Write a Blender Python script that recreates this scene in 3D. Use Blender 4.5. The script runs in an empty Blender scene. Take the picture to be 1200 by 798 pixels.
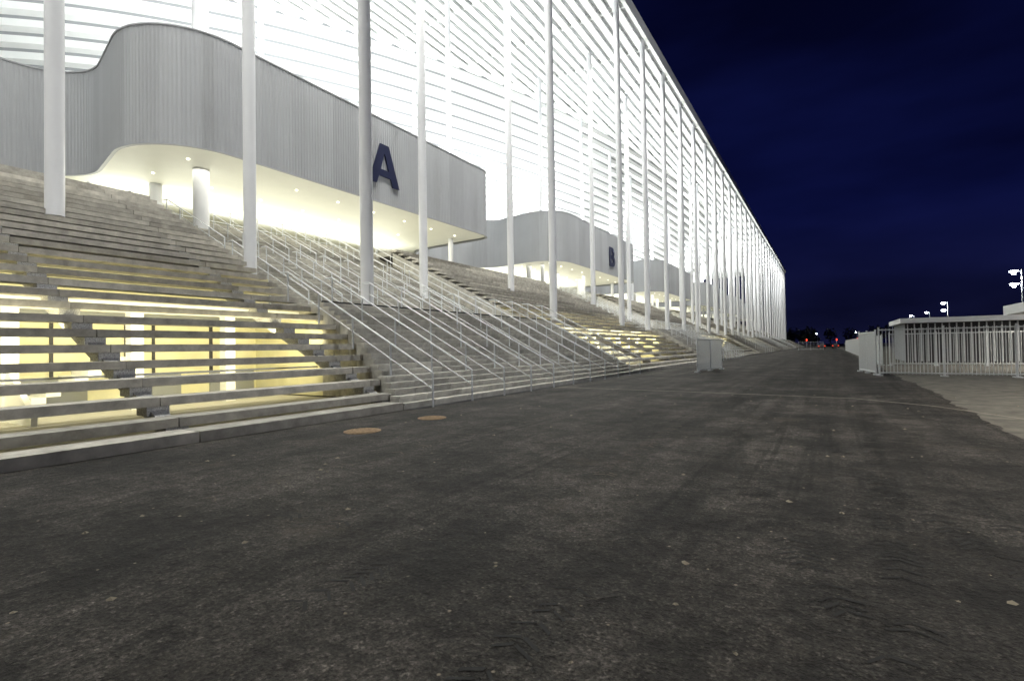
import bpy, math, random
from mathutils import Vector, Matrix
from mathutils.geometry import tessellate_polygon
random.seed(7)
S=bpy.context.scene
S.view_settings.view_transform='Standard'; S.view_settings.look='None'; S.view_settings.exposure=0

# ---------------------------------------------------------------- materials
def nt(name):
    m=bpy.data.materials.new(name); m.use_nodes=True
    n=m.node_tree.nodes; l=m.node_tree.links
    return m,n,l,n['Principled BSDF']
def mat(name,col,rough=.6,metal=0,noise=0,scale=5,bump=0,attr=0,emit=None,estr=0,detail=6):
    m,n,l,b=nt(name)
    b.inputs['Roughness'].default_value=rough; b.inputs['Metallic'].default_value=metal
    b.inputs['Base Color'].default_value=(*col,1)
    if emit: b.inputs['Emission Color'].default_value=(*emit,1); b.inputs['Emission Strength'].default_value=estr
    if noise or attr or bump:
        g=n.new('ShaderNodeNewGeometry'); t=n.new('ShaderNodeTexNoise')
        t.inputs['Scale'].default_value=scale; t.inputs['Detail'].default_value=detail
        t.inputs['Roughness'].default_value=.65
        l.new(g.outputs['Position'],t.inputs['Vector'])
        mr=n.new('ShaderNodeMapRange'); mr.inputs['From Min'].default_value=.3; mr.inputs['From Max'].default_value=.7
        mr.inputs['To Min'].default_value=1-noise; mr.inputs['To Max'].default_value=1+noise
        l.new(t.outputs['Fac'],mr.inputs['Value'])
        f=mr.outputs[0]
        if attr:
            a=n.new('ShaderNodeAttribute'); a.attribute_name='rnd'
            m2=n.new('ShaderNodeMapRange'); m2.inputs['To Min'].default_value=1-attr; m2.inputs['To Max'].default_value=1+attr
            l.new(a.outputs['Fac'],m2.inputs['Value'])
            mm=n.new('ShaderNodeMath'); mm.operation='MULTIPLY'; l.new(f,mm.inputs[0]); l.new(m2.outputs[0],mm.inputs[1]); f=mm.outputs[0]
        v=n.new('ShaderNodeVectorMath'); v.operation='SCALE'; v.inputs[0].default_value=col
        l.new(f,v.inputs['Scale']); l.new(v.outputs[0],b.inputs['Base Color'])
        if bump:
            bp=n.new('ShaderNodeBump'); bp.inputs['Strength'].default_value=bump; bp.inputs['Distance'].default_value=.02
            l.new(t.outputs['Fac'],bp.inputs['Height']); l.new(bp.outputs[0],b.inputs['Normal'])
    return m
M_step=mat('step_concrete',(.47,.455,.41),.85,noise=.28,scale=3,bump=.3,attr=.24,detail=9)
M_plank=mat('plank_concrete',(.42,.40,.355),.85,noise=.34,scale=2.5,bump=.3,attr=.24,detail=9)
M_gran=mat('speckled_concrete',(.42,.42,.42),.8,noise=.55,scale=45,attr=.05,detail=3)
M_white=mat('white_paint',(.80,.81,.82),.45)
M_col=mat('column_white_paint',(.77,.78,.81),.35,noise=.03,scale=1)
M_bowl=mat('bowl_white',(.84,.85,.84),.6,noise=.03,scale=.4)
M_riser=mat('bowl_riser_grey',(.30,.31,.32),.6,noise=.05,scale=.4)
M_rgrey=mat('roof_sheet_grey',(.5,.51,.52),.6)
M_fascia=mat('corrugated_cladding',(.35,.36,.38),.42,metal=.0,attr=.08,noise=.05,scale=.3)
M_soffit=mat('cream_soffit',(.80,.80,.72),.5,noise=.02,scale=1)
M_deck=mat('deck_concrete',(.4,.39,.36),.85,noise=.1)
M_cream=mat('cream_wall',(.78,.74,.50),.6,noise=.08,scale=1.2)
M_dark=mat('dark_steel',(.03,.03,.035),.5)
M_galv=mat('galvanised_steel',(.62,.64,.66),.4,metal=.25,noise=.1,scale=12)
M_navy=mat('navy_letter_paint',(.008,.012,.05),.4)
M_iron=mat('rusty_cast_iron',(.27,.18,.10),.8,noise=.45,scale=18,bump=.6)
M_lamp=mat('lamp_lens',(1,1,1),.3,emit=(.85,.93,1),estr=60)
M_down=mat('downlight_lens',(1,1,1),.3,emit=(1,.97,.75),estr=4)
M_red=mat('red_lamp',(.5,.01,.01),.3,emit=(1,.06,.02),estr=3)
M_leaf=mat('dark_foliage',(.045,.05,.03),.8,noise=.4,scale=1)
M_bark=mat('bark',(.06,.045,.03),.9)
M_line=mat('drain_channel_concrete',(.24,.22,.18),.85,noise=.3,scale=6)
M_far=mat('far_cladding',(.04,.04,.05),.7)

def asphalt():
    m,n,l,b=nt('asphalt'); b.inputs['Roughness'].default_value=.75; b.inputs['Specular IOR Level'].default_value=.28
    g=n.new('ShaderNodeNewGeometry')
    def noise(scale,vec=None,detail=8,rough=.6):
        t=n.new('ShaderNodeTexNoise'); t.inputs['Scale'].default_value=scale; t.inputs['Detail'].default_value=detail; t.inputs['Roughness'].default_value=rough
        l.new(vec or g.outputs['Position'],t.inputs['Vector']); return t.outputs['Fac']
    def rng(x,a,b_,c,d):
        r=n.new('ShaderNodeMapRange'); r.inputs['From Min'].default_value=a; r.inputs['From Max'].default_value=b_
        r.inputs['To Min'].default_value=c; r.inputs['To Max'].default_value=d; l.new(x,r.inputs['Value']); return r.outputs[0]
    def mul(x,y,op='MULTIPLY'):
        k=n.new('ShaderNodeMath'); k.operation=op; l.new(x,k.inputs[0]); l.new(y,k.inputs[1]); return k.outputs[0]
    def mapping(sc,rot=0,loc=(0,0,0)):
        mp=n.new('ShaderNodeMapping'); mp.inputs['Scale'].default_value=sc; mp.inputs['Rotation'].default_value=(0,0,rot); mp.inputs['Location'].default_value=loc
        l.new(g.outputs['Position'],mp.inputs['Vector']); return mp.outputs[0]
    streak=rng(noise(.9,mapping((1.3,.05,1)),3),.35,.66,.6,1.7)
    streak3=rng(noise(2.0,mapping((2.5,.07,1),-.35,(5,0,0)),2),.58,.66,1,.6)
    patch=rng(noise(.45,None,4),.38,.62,.5,1.6)
    blot=rng(noise(1.5,None,10,.8),.40,.62,.45,1.7)
    mid=rng(noise(9,None,5,.8),.40,.62,.65,1.5)
    grain=rng(noise(34,None,5,.85),.40,.60,.3,1.9)
    v=n.new('ShaderNodeTexVoronoi'); v.inputs['Scale'].default_value=9; l.new(g.outputs['Position'],v.inputs['Vector'])
    sp=rng(v.outputs['Distance'],.07,.13,1,0)
    vs=n.new('ShaderNodeSeparateColor'); l.new(v.outputs['Color'],vs.inputs[0])
    sel=rng(vs.outputs[0],.91,.93,0,1)
    spk=mul(sp,sel)
    v2=n.new('ShaderNodeTexVoronoi'); v2.inputs['Scale'].default_value=55; l.new(g.outputs['Position'],v2.inputs['Vector'])
    vs2=n.new('ShaderNodeSeparateColor'); l.new(v2.outputs['Color'],vs2.inputs[0])
    agg=rng(vs2.outputs[0],.82,.98,1,2.2)
    f=mul(mul(mul(streak,patch),mul(blot,grain)),mul(mul(mid,agg),streak3))
    c=n.new('ShaderNodeVectorMath'); c.operation='SCALE'; c.inputs[0].default_value=(.0220,.0196,.0174); l.new(f,c.inputs['Scale'])
    du=rng(noise(.55,None,12,.8),.56,.68,0,.6)
    mx=n.new('ShaderNodeMix'); mx.data_type='RGBA'; l.new(du,mx.inputs['Factor']); l.new(c.outputs[0],mx.inputs[6]); mx.inputs[7].default_value=(.075,.060,.043,1)
    m2=n.new('ShaderNodeMix'); m2.data_type='RGBA'; l.new(spk,m2.inputs['Factor']); l.new(mx.outputs[2],m2.inputs[6]); m2.inputs[7].default_value=(.26,.22,.17,1)
    l.new(m2.outputs[2],b.inputs['Base Color'])
    bp=n.new('ShaderNodeBump'); bp.inputs['Strength'].default_value=1; bp.inputs['Distance'].default_value=.03
    hh=mul(noise(36,None,4,.7),rng(noise(6,None,6),.3,.7,.2,1.4),'ADD')
    l.new(hh,bp.inputs['Height']); l.new(bp.outputs[0],b.inputs['Normal'])
    return m
M_asph=asphalt()
M_pave=mat('gravel_pavement',(.095,.088,.074),.9,noise=.6,scale=2.2,bump=.4,detail=12)
M_mark=mat('rubber_dust',(.005,.005,.005),.8,noise=.5,scale=14)
M_mark2=mat('pale_dust',(.095,.08,.06),.9,noise=.6,scale=14)

# ---------------------------------------------------------------- geometry helpers
class MB:
    def __init__(s): s.v=[]; s.f=[]; s.r=[]; s.m=[]
    def box(s,x0,x1,y0,y1,z0,z1,mi=0,r=None):
        if r is None: r=random.random()
        b=len(s.v)
        s.v+= [(x0,y0,z0),(x1,y0,z0),(x1,y1,z0),(x0,y1,z0),(x0,y0,z1),(x1,y0,z1),(x1,y1,z1),(x0,y1,z1)]
        for q in ((0,3,2,1),(4,5,6,7),(0,1,5,4),(1,2,6,5),(2,3,7,6),(3,0,4,7)):
            s.f.append(tuple(b+i for i in q)); s.r.append(r); s.m.append(mi)
    def quad(s,a,b_,c,d,mi=0,r=.5):
        b=len(s.v); s.v+=[a,b_,c,d]; s.f.append((b,b+1,b+2,b+3)); s.r.append(r); s.m.append(mi)
    def poly(s,pts,z,mi=0):
        b=len(s.v); s.v+=[(p[0],p[1],z) for p in pts]
        for t in tessellate_polygon([[Vector((p[0],p[1],0)) for p in pts]]):
            s.f.append(tuple(b+i for i in t)); s.r.append(.5); s.m.append(mi)
    def prism_y(s,prof,ya,yb,mi=0,r=.5):
        b=len(s.v); n=len(prof)
        for y in (ya,yb): s.v+=[(x,y,z) for x,z in prof]
        s.f.append(tuple(b+i for i in range(n))); s.f.append(tuple(b+n+i for i in reversed(range(n)))); s.r+=[r,r]; s.m+=[mi,mi]
        for i in range(n):
            j=(i+1)%n; s.f.append((b+i,b+j,b+n+j,b+n+i)); s.r.append(r); s.m.append(mi)
    def tube(s,p,q,rad,seg=8,mi=0,r=.5,rad2=None,cap=True):
        p=Vector(p);q=Vector(q);d=(q-p).normalized()
        a=d.orthogonal().normalized(); c=d.cross(a); b=len(s.v); rad2=rad if rad2 is None else rad2
        for P,R in ((p,rad),(q,rad2)):
            for i in range(seg):
                t=2*math.pi*i/seg; s.v.append(tuple(P+a*math.cos(t)*R+c*math.sin(t)*R))
        for i in range(seg):
            j=(i+1)%seg; s.f.append((b+i,b+j,b+seg+j,b+seg+i)); s.r.append(r); s.m.append(mi)
        if cap:
            s.f.append(tuple(b+i for i in reversed(range(seg)))); s.r.append(r); s.m.append(mi)
            s.f.append(tuple(b+seg+i for i in range(seg))); s.r.append(r); s.m.append(mi)
    def obj(s,name,mats,parent=None,smooth=False):
        me=bpy.data.meshes.new(name); me.from_pydata(s.v,[],s.f)
        for m in (mats if isinstance(mats,(list,tuple)) else [mats]): me.materials.append(m)
        me.polygons.foreach_set('material_index',s.m)
        a=me.attributes.new('rnd','FLOAT','FACE'); a.data.foreach_set('value',s.r)
        if smooth: me.polygons.foreach_set('use_smooth',[True]*len(s.f))
        me.update()
        o=bpy.data.objects.new(name,me); S.collection.objects.link(o)
        if smooth:
            try: me.set_sharp_from_angle(angle=math.radians(40))
            except Exception: pass
        if parent: o.parent=parent
        return o
def empty(name):
    o=bpy.data.objects.new(name,None); S.collection.objects.link(o); return o
def area(name,loc,direction,sx,sy,power,col,parent=None,spread=180):
    L=bpy.data.lights.new(name,'AREA'); L.shape='RECTANGLE'; L.size=sx; L.size_y=sy; L.energy=power; L.color=col; L.spread=math.radians(spread)
    o=bpy.data.objects.new(name,L); S.collection.objects.link(o)
    z=-Vector(direction).normalized(); y=Vector((0,1,0)); x=y.cross(z).normalized(); y=z.cross(x)
    o.matrix_world=Matrix.Translation(loc)@Matrix((x,y,z)).transposed().to_4x4()
    if parent: o.parent=parent
    return o

# ---------------------------------------------------------------- ground
g=MB(); g.quad((-1500,-1500,0),(1500,-1500,0),(1500,1500,0),(-1500,1500,0)); g.obj('ground',M_asph)
g=MB()
yy=-30
edge=[]
while yy<=240:
    edge.append((2.75+.07*math.sin(yy*.35)+.05*math.sin(yy*1.3+1)+random.uniform(-.07,.07),yy)); yy+=.3
for (xa,ya),(xb,yb) in zip(edge,edge[1:]): g.quad((xa,ya,.004),(80,ya,.004),(80,yb,.004),(xb,yb,.004))
g.obj('pavement',M_pave)
g=MB(); P=[(-9.3,18.6),(-7.9,18.4),(-3.6,18.1),(.6,17.6),(2.2,16.2),(3.6,13.8)]
for (xa,ya),(xb,yb) in zip(P,P[1:]): g.quad((xa,ya-.05,.012),(xb,yb-.05,.012),(xb,yb+.05,.012),(xa,ya+.05,.012))
g.obj('drain_channel',M_line)
g=MB()
def track(x0,y0,dx,cur,L,wid,mi,dens):
    t=0
    while t<L:
        x=x0+dx*t+cur*t*t; y=y0+t; sl=dx+2*cur*t
        n_=math.hypot(1,sl); ux,uy=sl/n_,1/n_; px,py=uy,-ux
        if random.random()<dens*(.3+.7*abs(math.sin(t*.8+x0*3))):
            for sgn in (-1,1):
                w=wid*random.uniform(.6,1)/2; k=.07; th=random.uniform(.018,.036)
                a=(x+px*.01*sgn,y+py*.01*sgn); b=(x+px*w*sgn-ux*k,y+py*w*sgn-uy*k)
                z=.0045
                g.quad((a[0],a[1],z),(b[0],b[1],z),(b[0]+ux*th,b[1]+uy*th,z),(a[0]+ux*th,a[1]+uy*th,z),mi)
        t+=.085
for (x0,y0,dx,cur,L,mi,dn_) in ((-1.5,1.5,.03,.0,16,0,.7),(.3,1.2,.03,.0,18,0,.7),(-4.6,2,.10,-.003,16,0,.5),(-2.9,2,.10,-.003,17,0,.5),
      (1.7,2,-.12,.004,22,0,.5),(3.6,2.4,-.13,.004,22,1,.35),(-5.8,3,.02,.001,26,1,.3),(-3.9,3,.02,.001,26,0,.4),(-.6,6,-.05,.0,30,0,.4),(-2.4,6,-.05,.0,30,1,.3),(.9,1.6,-.45,.02,9,0,.6),(2.3,1.8,-.45,.02,9,0,.6)):
    track(x0,y0,dx,cur,L,.3,mi,dn_)
g.obj('tyre_marks',[M_mark,M_mark2])
def manhole(x,y,r):
    g=MB(); g.tube((0,0,0),(0,0,.012),r,40); g.tube((0,0,.012),(0,0,.018),r*.86,40)
    for i in range(-3,4):
        w=math.sqrt(max(0,(r*.8)**2-(i*r*.22)**2)); g.box(-w,w,i*r*.22-.012,i*r*.22+.012,.018,.023)
    o=g.obj('manhole_cover',M_iron); o.location=(x,y,0)
manhole(-7.9,7.1,.36); manhole(-7.9,9.2,.33)
g=MB()
for i in range(420):
    x=random.uniform(-8,9); y=random.uniform(1.0,20); s=random.choice([.006,.008,.012,.015,.02,.035])
    b=len(g.v); k=5; hz=s*.5
    for j in range(k):
        t=j*2*math.pi/k; rr=s*random.uniform(.6,1.3); g.v.append((x+rr*math.cos(t),y+rr*math.sin(t),.001))
    g.v.append((x,y,hz))
    for j in range(k): g.f.append((b+j,b+(j+1)%k,b+k)); g.r.append(random.random()); g.m.append(0)
g.obj('gravel_debris',mat('stone_chips',(.20,.175,.13),.9,attr=.6))

# ---------------------------------------------------------------- stadium
ST=empty('stadium')
X0=9.65; PER=43.0; YEND=285.0
NB=27; A=.725; B=.355; ZD=NB*B
def bend(X,base=10.1): return base+2.0*min(1,max(0,(X-X0)/4.3))+.4*min(1,max(0,(X-15)/9))
SECT=[]
k=0
while 10.1+PER*k<YEND: SECT.append((10.1+PER*k,30+PER*k)); k+=1
st=MB()
def course(Xa,Xb,zt,ya,yb,far):
    L=1.6 if not far else 4
    y=ya; first=True
    while y<yb-.01:
        e=min(yb,y+(L if not first else random.uniform(.7,L)))
        r=random.random(); j=random.uniform(-.006,.006)
        st.box(-Xb-.04,-Xa+.035+j,y+.006,e-.006,zt-.055,zt,0,r)
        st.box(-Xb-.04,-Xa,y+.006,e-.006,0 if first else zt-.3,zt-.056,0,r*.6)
        y=e; first=False
for k,(ya,yb) in enumerate(SECT):
    n=20; rise=.168; run=.3055
    for i in range(n): course(X0+i*run,X0+(i+1)*run,(i+1)*rise,bend(X0+i*run,ya),yb,k>1)
    n2=37; r2=(ZD-3.36)/n2; u2=12.45/n2
    st.box(-20.1,-15.7,bend(17,ya),yb,3.0,3.35)
    st.box(-15.62,-15.5,bend(17,ya),yb,3.361,3.43,1)  # dark strip on the landing lip stands in for the landing's shadow line
    for i in range(n2): course(20+i*u2,20+(i+1)*u2,3.36+(i+1)*r2,bend(20+i*u2,ya),yb,k>1)
    st.box(-X0+.04,-X0+.20,ya+.1,yb,0,.014,1)
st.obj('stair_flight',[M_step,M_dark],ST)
pl=MB(); sup=MB()
BL=[(-40,10.1)]+[(30+PER*k,10.1+PER*(k+1)) for k in range(6)]
for bi,(ya,yb) in enumerate(BL):
    for n in range(NB+1):
        X=X0+n*A; zt=n*B+.0
        ye=bend(X,yb)
        if n==0:
            y=ya
            while y<yb-.1:
                e=min(yb,y+5.4 if y>ya else y+(4.9-ya)%5.4+.001)
                pl.box(-X-.66,-X,y+.015,e-.015,0,.19); y=e
            continue
        zt+=.04
        y=ya; off_=(4.9-ya)%5.4
        e=y+off_
        while y<ye-.05:
            e=min(ye,e if e>y+.01 else y+5.4)
            dx=random.uniform(-.015,.015)
            pl.box(-X-.58+dx,-X+dx,y+.008,e-.008,zt-.17,zt+random.uniform(-.005,.005))
            y=e; e=y+5.4
        y=ya+off_ if off_>.5 else ya+.4
        while y<yb+.3:
            if ya<y<ye: sup.box(-X-.5,-X-.07,y-.2,y+.2,zt-.355-.003,zt-.172)
            y+=5.4
    y=ya+(4.9-ya)%5.4
    while y<yb+1.5:
        sup.prism_y([(-X0-.5,0),(-X0-1,0),(-X0-NB*A-.3,ZD-.9),(-X0-NB*A-.3,ZD-.36),(-X0-.75,.12)],y-.14,y+.14,0,.3)
        y+=5.4
    if bi: sup.prism_y([(-X0-.9,0),(-X0-NB*A-.3,0),(-X0-NB*A-.3,ZD-.25),(-X0-.9,.17)],ya-.14,ya-.01,1)
pl.obj('bleacher_plank',M_plank,ST)
sup.obj('bleacher_support',[M_gran,M_step],ST)
iv=MB()
for bi,(ya,yb) in enumerate(BL[:4]):
    iv.box(-19.9,-19.6,ya,yb+2.6,0,4.6,0)
    y=ya+1
    while y<yb+2:
        iv.box(-17.3,-16.95,y-.16,y+.16,0,3.3,1)
        iv.box(-19.6,-19.54,y+.7,y+2.4,.0,.9,4)
        iv.box(-19.6,-19.54,y+.7,y+.8,.9,2.6,2)
        iv.box(-19.6,-19.54,y+1.5,y+1.58,.9,2.6,2)
        y+=2.7
    iv.box(-19.59,-19.5,ya,yb+2,2.6,3.0,4)
    iv.box(-17.4,-16.8,ya,yb+2,3.0,3.3,1)
    for z in (.45,.75,1.05): iv.box(-15.03,-14.98,ya,yb+1.4,z,z+.05,1)
    iv.quad((-19.6,ya,.006),(-11.2,ya,.006),(-11.2,yb+1.6,.006),(-19.6,yb+1.6,.006),3)
    # solid flank wall between the undercroft and the stairs
    iv.prism_y([(-10.4,0),(-21.5,0),(-21.5,3.7),(-16.2,2.85),(-15.2,2.4),(-10.4,.2)],yb+2.02,yb+2.3,0)
    for ys in (ya+8,yb-6,yb-14):
        iv.prism_y([(-18.9,0),(-15.2,0),(-15.2,.25),(-18.9,2.6)],ys,ys+.12,1)
        for i in range(9): iv.box(-18.6,-17.4,ys+i*.3,ys+i*.3+.3,i*.17,i*.17+.17,1)
iv.obj('undercroft',[M_cream,M_white,M_dark,M_deck,M_riser],ST)
for (ya,yb) in BL[:4]:
    a0=max(ya,-12)
    area('undercroft_light',(-15.3,(a0+yb+1.6)/2,2.0),(-1,0,.05),.9,(yb+1.6-a0),50*(yb-a0),(1,.91,.55),ST)

dk=MB(); dk.box(-115,-32.46,-40,YEND,ZD-.5,ZD-.003)
for (ya,yb) in BL: dk.box(-32.46,-X0-NB*A-.62,ya,yb+2.4,ZD-.4,ZD-.006)
dk.obj('concourse_deck',M_deck,ST)

# corrugated fascia band
ZB,ZT=12.2,18.2
path=[(-39,-60,0)]
k=0
VOL=[]
while True:
    ys=13.2+PER*k; ye=40.7+PER*k
    if ye>YEND-10: break
    path+=[(-39,ys,3.2),(-27,ys-2.3,3.8),(-27,ye,1.8),(-39,ye+.6,3.0)]
    VOL.append((ys-1.2,ye)); k+=1
path.append((-39,YEND-8,3)); path.append((-75,YEND-7.9,0))
def fillet(path):
    out=[Vector(path[0][:2])]
    for i in range(1,len(path)-1):
        p=Vector(path[i][:2]); a=(Vector(path[i-1][:2])-p); b=(Vector(path[i+1][:2])-p)
        a.normalize(); b.normalize(); r=path[i][2]
        ang=a.angle(b); t=r/math.tan(ang/2)
        c=p+(a+b).normalized()*(r/math.sin(ang/2))
        s=p+a*t; e=p+b*t
        v0=s-c; v1=e-c; tot=v0.angle_signed(v1)
        for j in range(17):
            th=-tot*j/16
            out.append(c+Vector((v0.x*math.cos(th)-v0.y*math.sin(th),v0.x*math.sin(th)+v0.y*math.cos(th))))
    out.append(Vector(path[-1][:2])); return out
FP=fillet(path)
def resample(P,d):
    out=[P[0]]; acc=0
    for a,b in zip(P,P[1:]):
        L=(b-a).length
        while acc+L>=d:
            t=(d-acc)/L; a=a+(b-a)*t; out.append(a.copy()); L=(b-a).length; acc=0
            if L<1e-9: break
        acc+=L
    return out
pitch=.2
RP=resample(FP,pitch/4)
fa=MB(); vs=[]
for i in range(len(RP)-1):
    t=(RP[min(i+1,len(RP)-1)]-RP[max(i-1,0)]).normalized(); nrm=Vector((t.y,-t.x))
    o_=.012 if (i%4) in (1,2) else -.012
    vs.append(RP[i]+nrm*o_)
panel=.5
for i,p in enumerate(vs): fa.v+=[(p.x,p.y,ZB),(p.x,p.y,ZT)]
for i in range(len(vs)-1):
    if (i//4)%5==0 and i%4==0: panel=random.random()
    fa.f.append((2*i,2*i+2,2*i+3,2*i+1)); fa.r.append(panel); fa.m.append(0)
fa.obj('corrugated_fascia',M_fascia,ST)
tr=MB(); so=MB()
SP=FP
def off(P,i,d):
    t=(P[min(i+1,len(P)-1)]-P[max(i-1,0)]).normalized(); return P[i]+Vector((t.y,-t.x))*d
for i in range(len(SP)-1):
    for z0,z1 in ((ZB-.06,ZB+.0),(ZT,ZT+.08)):
        a,b=off(SP,i,.05),off(SP,i+1,.05); c,d=off(SP,i+1,-.12),off(SP,i,-.12)
        tr.quad((a.x,a.y,z0),(b.x,b.y,z0),(b.x,b.y,z1),(a.x,a.y,z1))
        tr.quad((a.x,a.y,z0),(d.x,d.y,z0),(c.x,c.y,z0),(b.x,b.y,z0)); tr.quad((a.x,a.y,z1),(b.x,b.y,z1),(c.x,c.y,z1),(d.x,d.y,z1))
tr.obj('fascia_trim',M_fascia,ST)
inner=[tuple(off(SP,i,-.1)) for i in range(len(SP)-1)]+[(-75,YEND-8.2),(-75,-60)]
so.poly(inner,ZB+.12,0); so.poly(inner,ZT-.04,1)
so.obj('soffit',[M_soffit,M_deck],ST)
dn=MB(); gw=MB()
for k,(a,b) in enumerate(VOL[:5]):
    for i in range(8):
        for j in range(3):
            x=-29.8-j*4; y=a+2.6+i*(b-a-5)/7
            dn.tube((x,y,ZB+.10),(x,y,ZB+.06),.08,12)
    area('soffit_light',(-37.5,(a+b)/2,ZD+.35),(.45,0,1),5.5,(b-a)-2,1850 if k<3 else 1200,(1,.99,.83),ST)
    if k<3: area('gate_downlight',(-30.5,(a+b)/2,ZB+.02),(0,0,-1),5,(b-a)-5,1000,(1,.98,.84),ST)
dn.obj('downlight',M_down,ST)
gw.box(-47.3,-47,-40,YEND-9,ZD,ZB+.1,0)
y=-36
while y<YEND-12:
    gw.box(-46.99,-46.9,y,y+.12,ZD,ZB+.05,1); y+=2
gw.obj('concourse_wall',[M_cream,M_dark],ST)
rl=MB()
for (ya,yb) in SECT[:4]:
    for z in (ZD+1.05,ZD+.6): rl.tube((-34,ya+3,z),(-34,yb+8,z),.025,6)
    y=ya+3
    while y<yb+8: rl.tube((-34,y,ZD),(-34,y,ZD+1.05),.022,6); y+=1.6
rl.obj('deck_railing',M_galv,ST)

# columns
cl=MB()
def column(x,y,z0,d=.57,z1=36.9): cl.tube((x,y,z0),(x,y,z1),d/2,24,0)
def zs(X,Y):
    for (ya,yb) in SECT:
        if ya+1.5<Y<yb:
            if X<15.8: return (X-X0)*.55
            if X<20: return 3.3
            return min(ZD,3.3+.5*(X-20))
    return min(ZD,(X-X0)*.49)-.2
r1=[16.1,34.4,49.4,58,66.5]
while r1[-1]<YEND-8: r1.append(r1[-1]+8.7+random.uniform(-.5,.5))
r2=[7.0,14.3,26.7,38.1,56.6,69.5]
while r2[-1]<YEND-10: r2.append(r2[-1]+8.7+random.uniform(-2,2))
for y in [-12,-22]+r1+[YEND-2]: column(-17.5,y,zs(17.5,y))
for y in [-8,-20]+r2: column(-23.5,y,zs(23.5,y))
r3=[15.9,39.2,58,71,83]
while r3[-1]<YEND-14: r3.append(r3[-1]+12+random.uniform(-2,2))
for i,y in enumerate(r3): column(-31,y,zs(31,y)-.3,.85 if i==0 else .5)
column(-36,15.7,ZD-.3,.72,ZB+.2)
for y in (3.5,27,47,66,88,110,130,150,170,190,210,230,250): column(-42.5,y,ZD-.1,.5)
for k in range(1,5):
    for yy in (15,23,31): column(-33,yy+PER*k,ZD-1.5,.7,ZB+.2)
cl.obj('roof_column',M_col,ST,smooth=True)

# bowl underside
bw=MB(); N=260; CX,CY,AA,BB,EX=-115,140,90,144,2.5
def ring(inset):
    out=[]
    for i in range(N+1):
        t=-math.pi/2+math.pi*i/N
        c,s=math.cos(t),math.sin(t)
        out.append((CX+(AA-inset)*abs(c)**(2/EX), CY+(BB-inset)*math.copysign(abs(s)**(2/EX),s)))
    return out
steps=24; z0=12.5; z1=36.6; dz=(z1-z0)/steps
for j in range(steps):
    ia=24-j*1.0; ib=24-(j+1)*1.0
    Ra,Rb=ring(ia),ring(ib); za=z0+j*dz; zb=za+dz
    for i in range(N):
        bw.quad((*Ra[i],za),(*Ra[i+1],za),(*Ra[i+1],zb-.3),(*Ra[i],zb-.3),0)
        bw.quad((*Ra[i],zb-.3),(*Ra[i+1],zb-.3),(*Ra[i+1],zb),(*Ra[i],zb),1)
        bw.quad((*Ra[i],zb),(*Ra[i+1],zb),(*Rb[i+1],zb),(*Rb[i],zb),0)
bw.obj('seating_bowl',[M_bowl,M_riser],ST)
# roof
rf=MB()
rf.box(-215,-17.0,-40,YEND,37.2,37.8,1)
rf.box(-17.15,-16.75,-40,YEND+.2,36.55,37.85,0)
x=-17.9
while x>-62: rf.box(x-.36,x+.36,-40,YEND-.2,36.4,36.62,0); x-=1.15
y=-36
while y<YEND: rf.box(-62,-17.2,y-.12,y+.12,36.63,37.19,0); y+=8.7
rf.obj('stadium_roof',[M_bowl,M_rgrey],ST)
for k in range(7):
    yc=-16+PER*k
    area('facade_uplight',(-41,yc,18.8),(-.2,0,1),1.2,40,12000 if k==0 else 9600,(.96,1,.99),ST)
for k in range(6):
    yc=27+PER*k
    area('facade_uplight',(-30.5,yc,18.6),(.05,0,1),1.2,24,5800,(.96,1,.99),ST)
for i,(a,b) in enumerate(((-38,60),(60,170),(170,284))):
    area('roof_edge_floodlight',(-18.9,(a+b)/2,36.2),(-.22,0,-1),.5,(b-a),150*(b-a),(1,.985,.90),ST,120)

# letters
def letter(name,splines,h,y,z):
    c=bpy.data.curves.new(name,'CURVE'); c.dimensions='2D'; c.fill_mode='BOTH'; c.extrude=.05
    for sp in splines:
        s=c.splines.new('POLY'); s.points.add(len(sp)-1); s.use_cyclic_u=True
        for i,(a,b) in enumerate(sp): s.points[i].co=(a*h,(b-.5)*h,0,1)
    c.materials.append(M_navy)
    o=bpy.data.objects.new(name,c); S.collection.objects.link(o); o.parent=ST
    o.matrix_world=Matrix(((0,0,1,-26.90),(1,0,0,y),(0,1,0,z),(0,0,0,1)))
def arc(cx,cy,rx,ry,a0,a1,n=14): return [(cx+rx*math.cos(math.radians(a0+(a1-a0)*i/n)),cy+ry*math.sin(math.radians(a0+(a1-a0)*i/n))) for i in range(n+1)]
LA=[[(-.5,0),(-.27,0),(-.2,.2),(.2,.2),(.27,0),(.5,0),(.14,1),(-.14,1)],[(-.14,.37),(.14,.37),(0,.79)]]
LB=[[(-.38,0)]+arc(.08,.29,.34,.29,-90,80)+arc(.06,.75,.29,.25,-50,90)+[(-.38,1)],
    [(-.14,.19)]+arc(.05,.30,.13,.11,-90,90,8)+[(-.14,.41)],
    [(-.14,.60)]+arc(.04,.70,.11,.10,-90,90,8)+[(-.14,.80)]]
LC=[arc(0,.5,.42,.5,40,320,24)+arc(0,.5,.2,.27,320,40,24)]
LD=[[(-.38,0)]+arc(-.02,.5,.42,.5,-90,90)+[(-.38,1)],[(-.14,.2)]+arc(-.04,.5,.2,.3,-90,90,10)+[(-.14,.8)]]
letter('letter_a',LA,2.9,26.5,14.9); letter('letter_b',LB,2.8,72.2,14.8); letter('letter_c',LC,2.8,115.5,14.8); letter('letter_d',LD,2.8,158.5,14.8)

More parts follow.
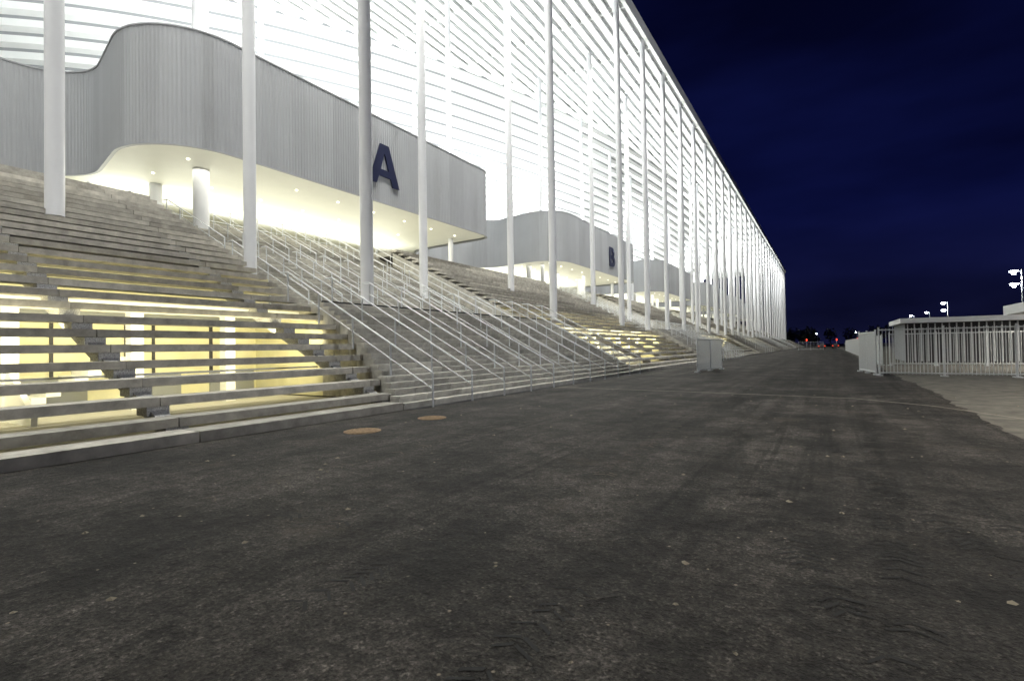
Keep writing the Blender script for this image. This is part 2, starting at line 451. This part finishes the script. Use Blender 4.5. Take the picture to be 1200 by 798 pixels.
# ---------------------------------------------------------------- handrails
def handrail(y):
    h=MB(); R=.03
    def flight(xa,za,xb,zb,n):
        h.tube((-xa,y,za),(-xa,y,za+.95),R,8)
        for i in range(1,n+1):
            t=i/n; x=xa+(xb-xa)*t; z=za+(zb-za)*t
            h.tube((-x,y,z-.05),(-x,y,z+.95),R,8)
        h.tube((-xa,y,za+.95),(-xb,y,zb+.95),R,8)
        h.tube((-xa,y,za+.5),(-xb,y,zb+.5),.018,6)
        h.tube((-xb,y,zb+.95),(-xb-.4,y,zb+.95),R,8)
    flight(X0-.25,0,X0+6.2,3.4,4)
    flight(19.7,3.36,19.7+6,3.36+3,4); flight(26.4,6.6,32.4,ZD,4)
    h.obj('stair_handrail',M_galv,None,smooth=True)
for k,(ya,yb) in enumerate(SECT[:5]):
    y=ya+.9
    while y<yb:
        if y>bend(22,ya)+.1 or k==0: handrail(y)
        y+=1.85 if k<2 else 3.7

# ---------------------------------------------------------------- fences
def fence(name,p,q,h=2.1,step=.11,mats=None,panel=2.4,foot=.08):
    m=MB(); p=Vector((*p,0)); q=Vector((*q,0)); L=(q-p).length; d=(q-p)/L; n=max(1,round(L/panel)); w=L/n
    for i in range(n+1):
        a=p+d*(i*w); m.tube(a,a+Vector((0,0,h+.08)),.04,8)
    for z in (foot+.06,h-.06):
        m.tube(p+Vector((0,0,z)),q+Vector((0,0,z)),.028,6)
    s=step
    while s<L:
        a=p+d*s; m.tube(a+Vector((0,0,foot)),a+Vector((0,0,h)),.014,5,cap=False); s+=step
    for i in range(n+1):
        a=p+d*(i*w); m.box(a.x-.12,a.x+.12,a.y-.25,a.y+.25,0,.05)
    return m.obj(name,mats or M_galv)
fence('metal_fence',(2.1,30.4),(2.1+12,29.6),2.25,.14)
fence('metal_gate',(2.0,30.9),(1.5,34.6),2.15,.09)
fence('metal_gate',(-6.6,31.6),(-6.0,36.0),2.0,.09)
fence('metal_fence',(3.2,44),(3.2,130),2.1,.14)
fence('metal_fence',(3.6,43.5),(26,43.5),2.2,.14)
fence('metal_fence',(-6.4,150),(-1,150),2.0,.3)

K=empty('ticket_kiosk'); k=MB()
k.box(4.8,34,49.6,58,3.05,3.42,0); k.box(5.2,33.6,50.4,57.6,.0,3.05,1)
x=5.3
while x<33.5: k.box(x,x+.07,50.3,50.39,.1,3.0,2); x+=.42
y=50.5
while y<57.5: k.box(5.1,5.19,y,y+.07,.1,3.0,2); y+=.42
k.obj('kiosk_body',[M_white,M_dark,M_galv],K)
K=empty('entrance_canopy'); k=MB()
k.box(8.0,16,31.0,37,2.95,3.42,0)
for xx in (9.4,12.5,15.6):
    for yy in (31.8,36.4): k.box(xx-.08,xx+.08,yy-.08,yy+.08,0,2.95,2)
k.box(9.6,15.4,33,36,0,2.3,1)
k.obj('canopy_body',[M_white,M_dark,M_galv],K)

# street lamps
def lamp(x,y,h,power=900,dbl=False):
    e=empty('street_lamp'); m=MB(); q=MB()
    m.tube((x,y,0),(x,y,h+(.2 if dbl else 0)),.09,10,rad2=.05); m.tube((x,y,0),(x,y,.4),.14,10)
    for hh in ((h,h-1.2) if dbl else (h,)):
        m.tube((x,y,hh-.05),(x-.3,y,hh+.1),.035,8)
        m.box(x-.85,x-.25,y-.2,y+.2,hh+.05,hh+.13)
        q.box(x-.8,x-.3,y-.17,y+.17,hh-.04,hh+.047); q.tube((x-.55,y,hh-.05),(x-.55,y,hh-.26),.2,12,rad2=.12)
    m.obj('pole',M_galv,e); q.obj('lens',M_lamp,e)
    if power:
        L=bpy.data.lights.new('bulb','SPOT'); L.energy=power; L.color=(1,.93,.80); L.spot_size=math.radians(150); L.spot_blend=.6; L.shadow_soft_size=.3
        o=bpy.data.objects.new('bulb',L); S.collection.objects.link(o); o.location=(x-.55,y,h-.35); o.parent=e
def at(px,py,Z):
    xp=px+.0157*(399-py); yp=py+.0157*(px-600); f=600*(Z-1.6)/(408-yp); r=(xp-600)/600*f
    return r*.851-f*.525, r*.525+f*.851
for (px,py,h,p,d) in ((1189,318,8,3000,True),(1106,355,8,4000,True),(1086,366,8,0,False),(1068,370,8,0,False),(1052,377,8,0,False),(1044,381,8,0,False),(1060,383,8,0,False),(957,391,7,0,False),(1003,389,7,0,False),(1020,391,7,0,False)):
    x,y=at(px,py,h); lamp(x+.55,y,h,p,d)
lamp(14,16,8,6500); lamp(20,24,8,5500); lamp(15,41,7,5500); lamp(7.5,9.5,8,2600)  # out-of-view lamps added to light the kiosk, canopy, fence and pavement
# added masts out of view, their floods brighten stairs, columns and fascia
def added_mast(x,y,h,power):
    e=empty('added_flood_mast'); m=MB(); m.tube((x,y,0),(x,y,h+.4),.16,12,rad2=.08); m.tube((x,y-.8,h),(x,y+.8,h),.05,8)
    for dy in (-.6,0,.6): m.box(x-.22,x-.02,y+dy-.22,y+dy+.22,h-.18,h+.22)
    m.obj('pole',M_galv,e)
    q=MB()
    for dy in (-.6,0,.6): q.box(x-.24,x-.223,y+dy-.19,y+dy+.19,h-.15,h+.19)
    q.obj('lens',M_lamp,e)
    L=bpy.data.lights.new('added_flood','SPOT'); L.energy=power; L.color=(.98,.99,1); L.spot_size=math.radians(74); L.spot_blend=.35; L.shadow_soft_size=.9
    o=bpy.data.objects.new('added_flood',L); S.collection.objects.link(o); o.parent=e
    d=Vector((-1,0,.16)).normalized()
    o.matrix_world=Matrix.Translation((x-.6,y,h))@d.to_track_quat('-Z','Z').to_matrix().to_4x4()
for y in (-14,14,42,70): added_mast(22,y,12,10000)

e=empty('office_building'); k=MB(); k.box(75,108,190,205,0,14,0)
for j in range(4): k.box(76,107,189.9,189.98,2.2+j*3.1,3.6+j*3.1,1)
k.obj('block',[M_far,M_dark],e)

t=MB()
for i in range(90):
    x=random.uniform(-60,220); y=random.uniform(330,420); h=random.uniform(6,13)
    t.tube((x,y,0),(x,y,h*.6),.35,6,1,rad2=.12)
    for b in range(4):
        an=random.uniform(0,6.3); t.tube((x,y,h*.35),(x+math.cos(an)*h*.25,y+math.sin(an)*h*.2,h*.7),.14,5,1,rad2=.05)
    for c in range(150):
        v=Vector((random.gauss(0,1),random.gauss(0,1),random.gauss(0,1))).normalized()*random.random()**.4
        cpt=Vector((x+v.x*h*.36,y+v.y*h*.36,h*.62+v.z*h*.38)); s=random.uniform(.3,.8)
        a=Vector((random.uniform(-1,1),random.uniform(-1,1),random.uniform(-1,1))).normalized(); bb=a.orthogonal().normalized()
        t.quad(tuple(cpt-a*s-bb*s*.6),tuple(cpt+a*s-bb*s*.5),tuple(cpt+a*s*.8+bb*s*.6),tuple(cpt-a*s+bb*s*.5),0)
t.obj('distant_trees',[M_leaf,M_bark])

def car(x,y):
    e=empty('parked_car'); b=MB()
    prof=[(-2.1,.35),(-2.15,.75),(-2.0,.98),(-1.5,1.05),(-1.1,1.42),(.4,1.45),(1.1,1.02),(2.0,.85),(2.15,.6),(2.1,.33)]
    n=len(prof)
    for w in (-.86,.86):
        for (a,z) in prof: b.v.append((w*(1 if z<1.1 else .78),a,z))
    for i in range(n):
        j=(i+1)%n; b.f.append((i,j,n+j,n+i)); b.r.append(.5); b.m.append(1 if i in (3,5) else 0)
    b.f.append(tuple(range(n))); b.f.append(tuple(reversed(range(n,2*n)))); b.r+=[.5,.5]; b.m+=[0,0]
    for w in (-.87,.6): b.box(w,w+.27,-2.19,-2.1,.72,.88,2)
    for w in (-.88,.68):
        for a in (-1.35,1.35): b.tube((w,a,.32),(w+.2,a,.32),.32,16,1)
    o=b.obj('body',[M_far,M_dark,M_red],e); e.location=(x,y,0)
car(-1.5,175); car(2.0,190)
for (x,y) in ((-7,230),(3,240),(9,220)):
    e=empty('warning_lamp'); m=MB(); m.tube((x,y,0),(x,y,2.6),.06,8); m.box(x-.2,x+.2,y-.2,y+.2,2.6,3.3,1); m.box(x-.26,x+.26,y-.26,y+.26,3.3,3.4,0); m.obj('post',[M_galv,M_red],e)

# ---------------------------------------------------------------- world
W=bpy.data.worlds.new('World'); S.world=W; W.use_nodes=True
n=W.node_tree.nodes; l=W.node_tree.links; bg=n['Background']
tc=n.new('ShaderNodeTexCoord'); sx=n.new('ShaderNodeSeparateXYZ'); l.new(tc.outputs['Generated'],sx.inputs[0])
cr=n.new('ShaderNodeValToRGB'); l.new(sx.outputs['Z'],cr.inputs[0])
E=cr.color_ramp.elements; E[0].position=0; E[0].color=(.0050,.0058,.024,1); E[1].position=.62; E[1].color=(.0012,.0018,.014,1)
e2=E.new(.22); e2.color=(.0028,.0042,.034,1)
mp=n.new('ShaderNodeMapping'); mp.inputs['Scale'].default_value=(1.2,1.2,4); mp.inputs['Rotation'].default_value=(0,.3,0); l.new(tc.outputs['Generated'],mp.inputs[0])
no=n.new('ShaderNodeTexNoise'); no.inputs['Scale'].default_value=1.6; no.inputs['Detail'].default_value=4; l.new(mp.outputs[0],no.inputs['Vector'])
mr=n.new('ShaderNodeMapRange'); mr.inputs['From Min'].default_value=.35; mr.inputs['From Max'].default_value=.68; mr.inputs['To Min'].default_value=.6; mr.inputs['To Max'].default_value=1.7
l.new(no.outputs['Fac'],mr.inputs[0]); vm=n.new('ShaderNodeVectorMath'); vm.operation='SCALE'; l.new(cr.outputs[0],vm.inputs[0]); l.new(mr.outputs[0],vm.inputs['Scale'])
l.new(vm.outputs[0],bg.inputs[0]); bg.inputs[1].default_value=1.0

# ---------------------------------------------------------------- camera
cd=bpy.data.cameras.new('camera'); cam=bpy.data.objects.new('camera',cd); S.collection.objects.link(cam)
cd.sensor_width=36; cd.lens=18; cd.clip_end=4000; cd.clip_start=.05
R=Matrix.Rotation(math.atan(370/600),4,'Z')@Matrix.Rotation(math.radians(90.86),4,'X')@Matrix.Rotation(math.radians(-.9),4,'Z')
cam.matrix_world=Matrix.Translation((0,0,1.6))@R
S.camera=cam
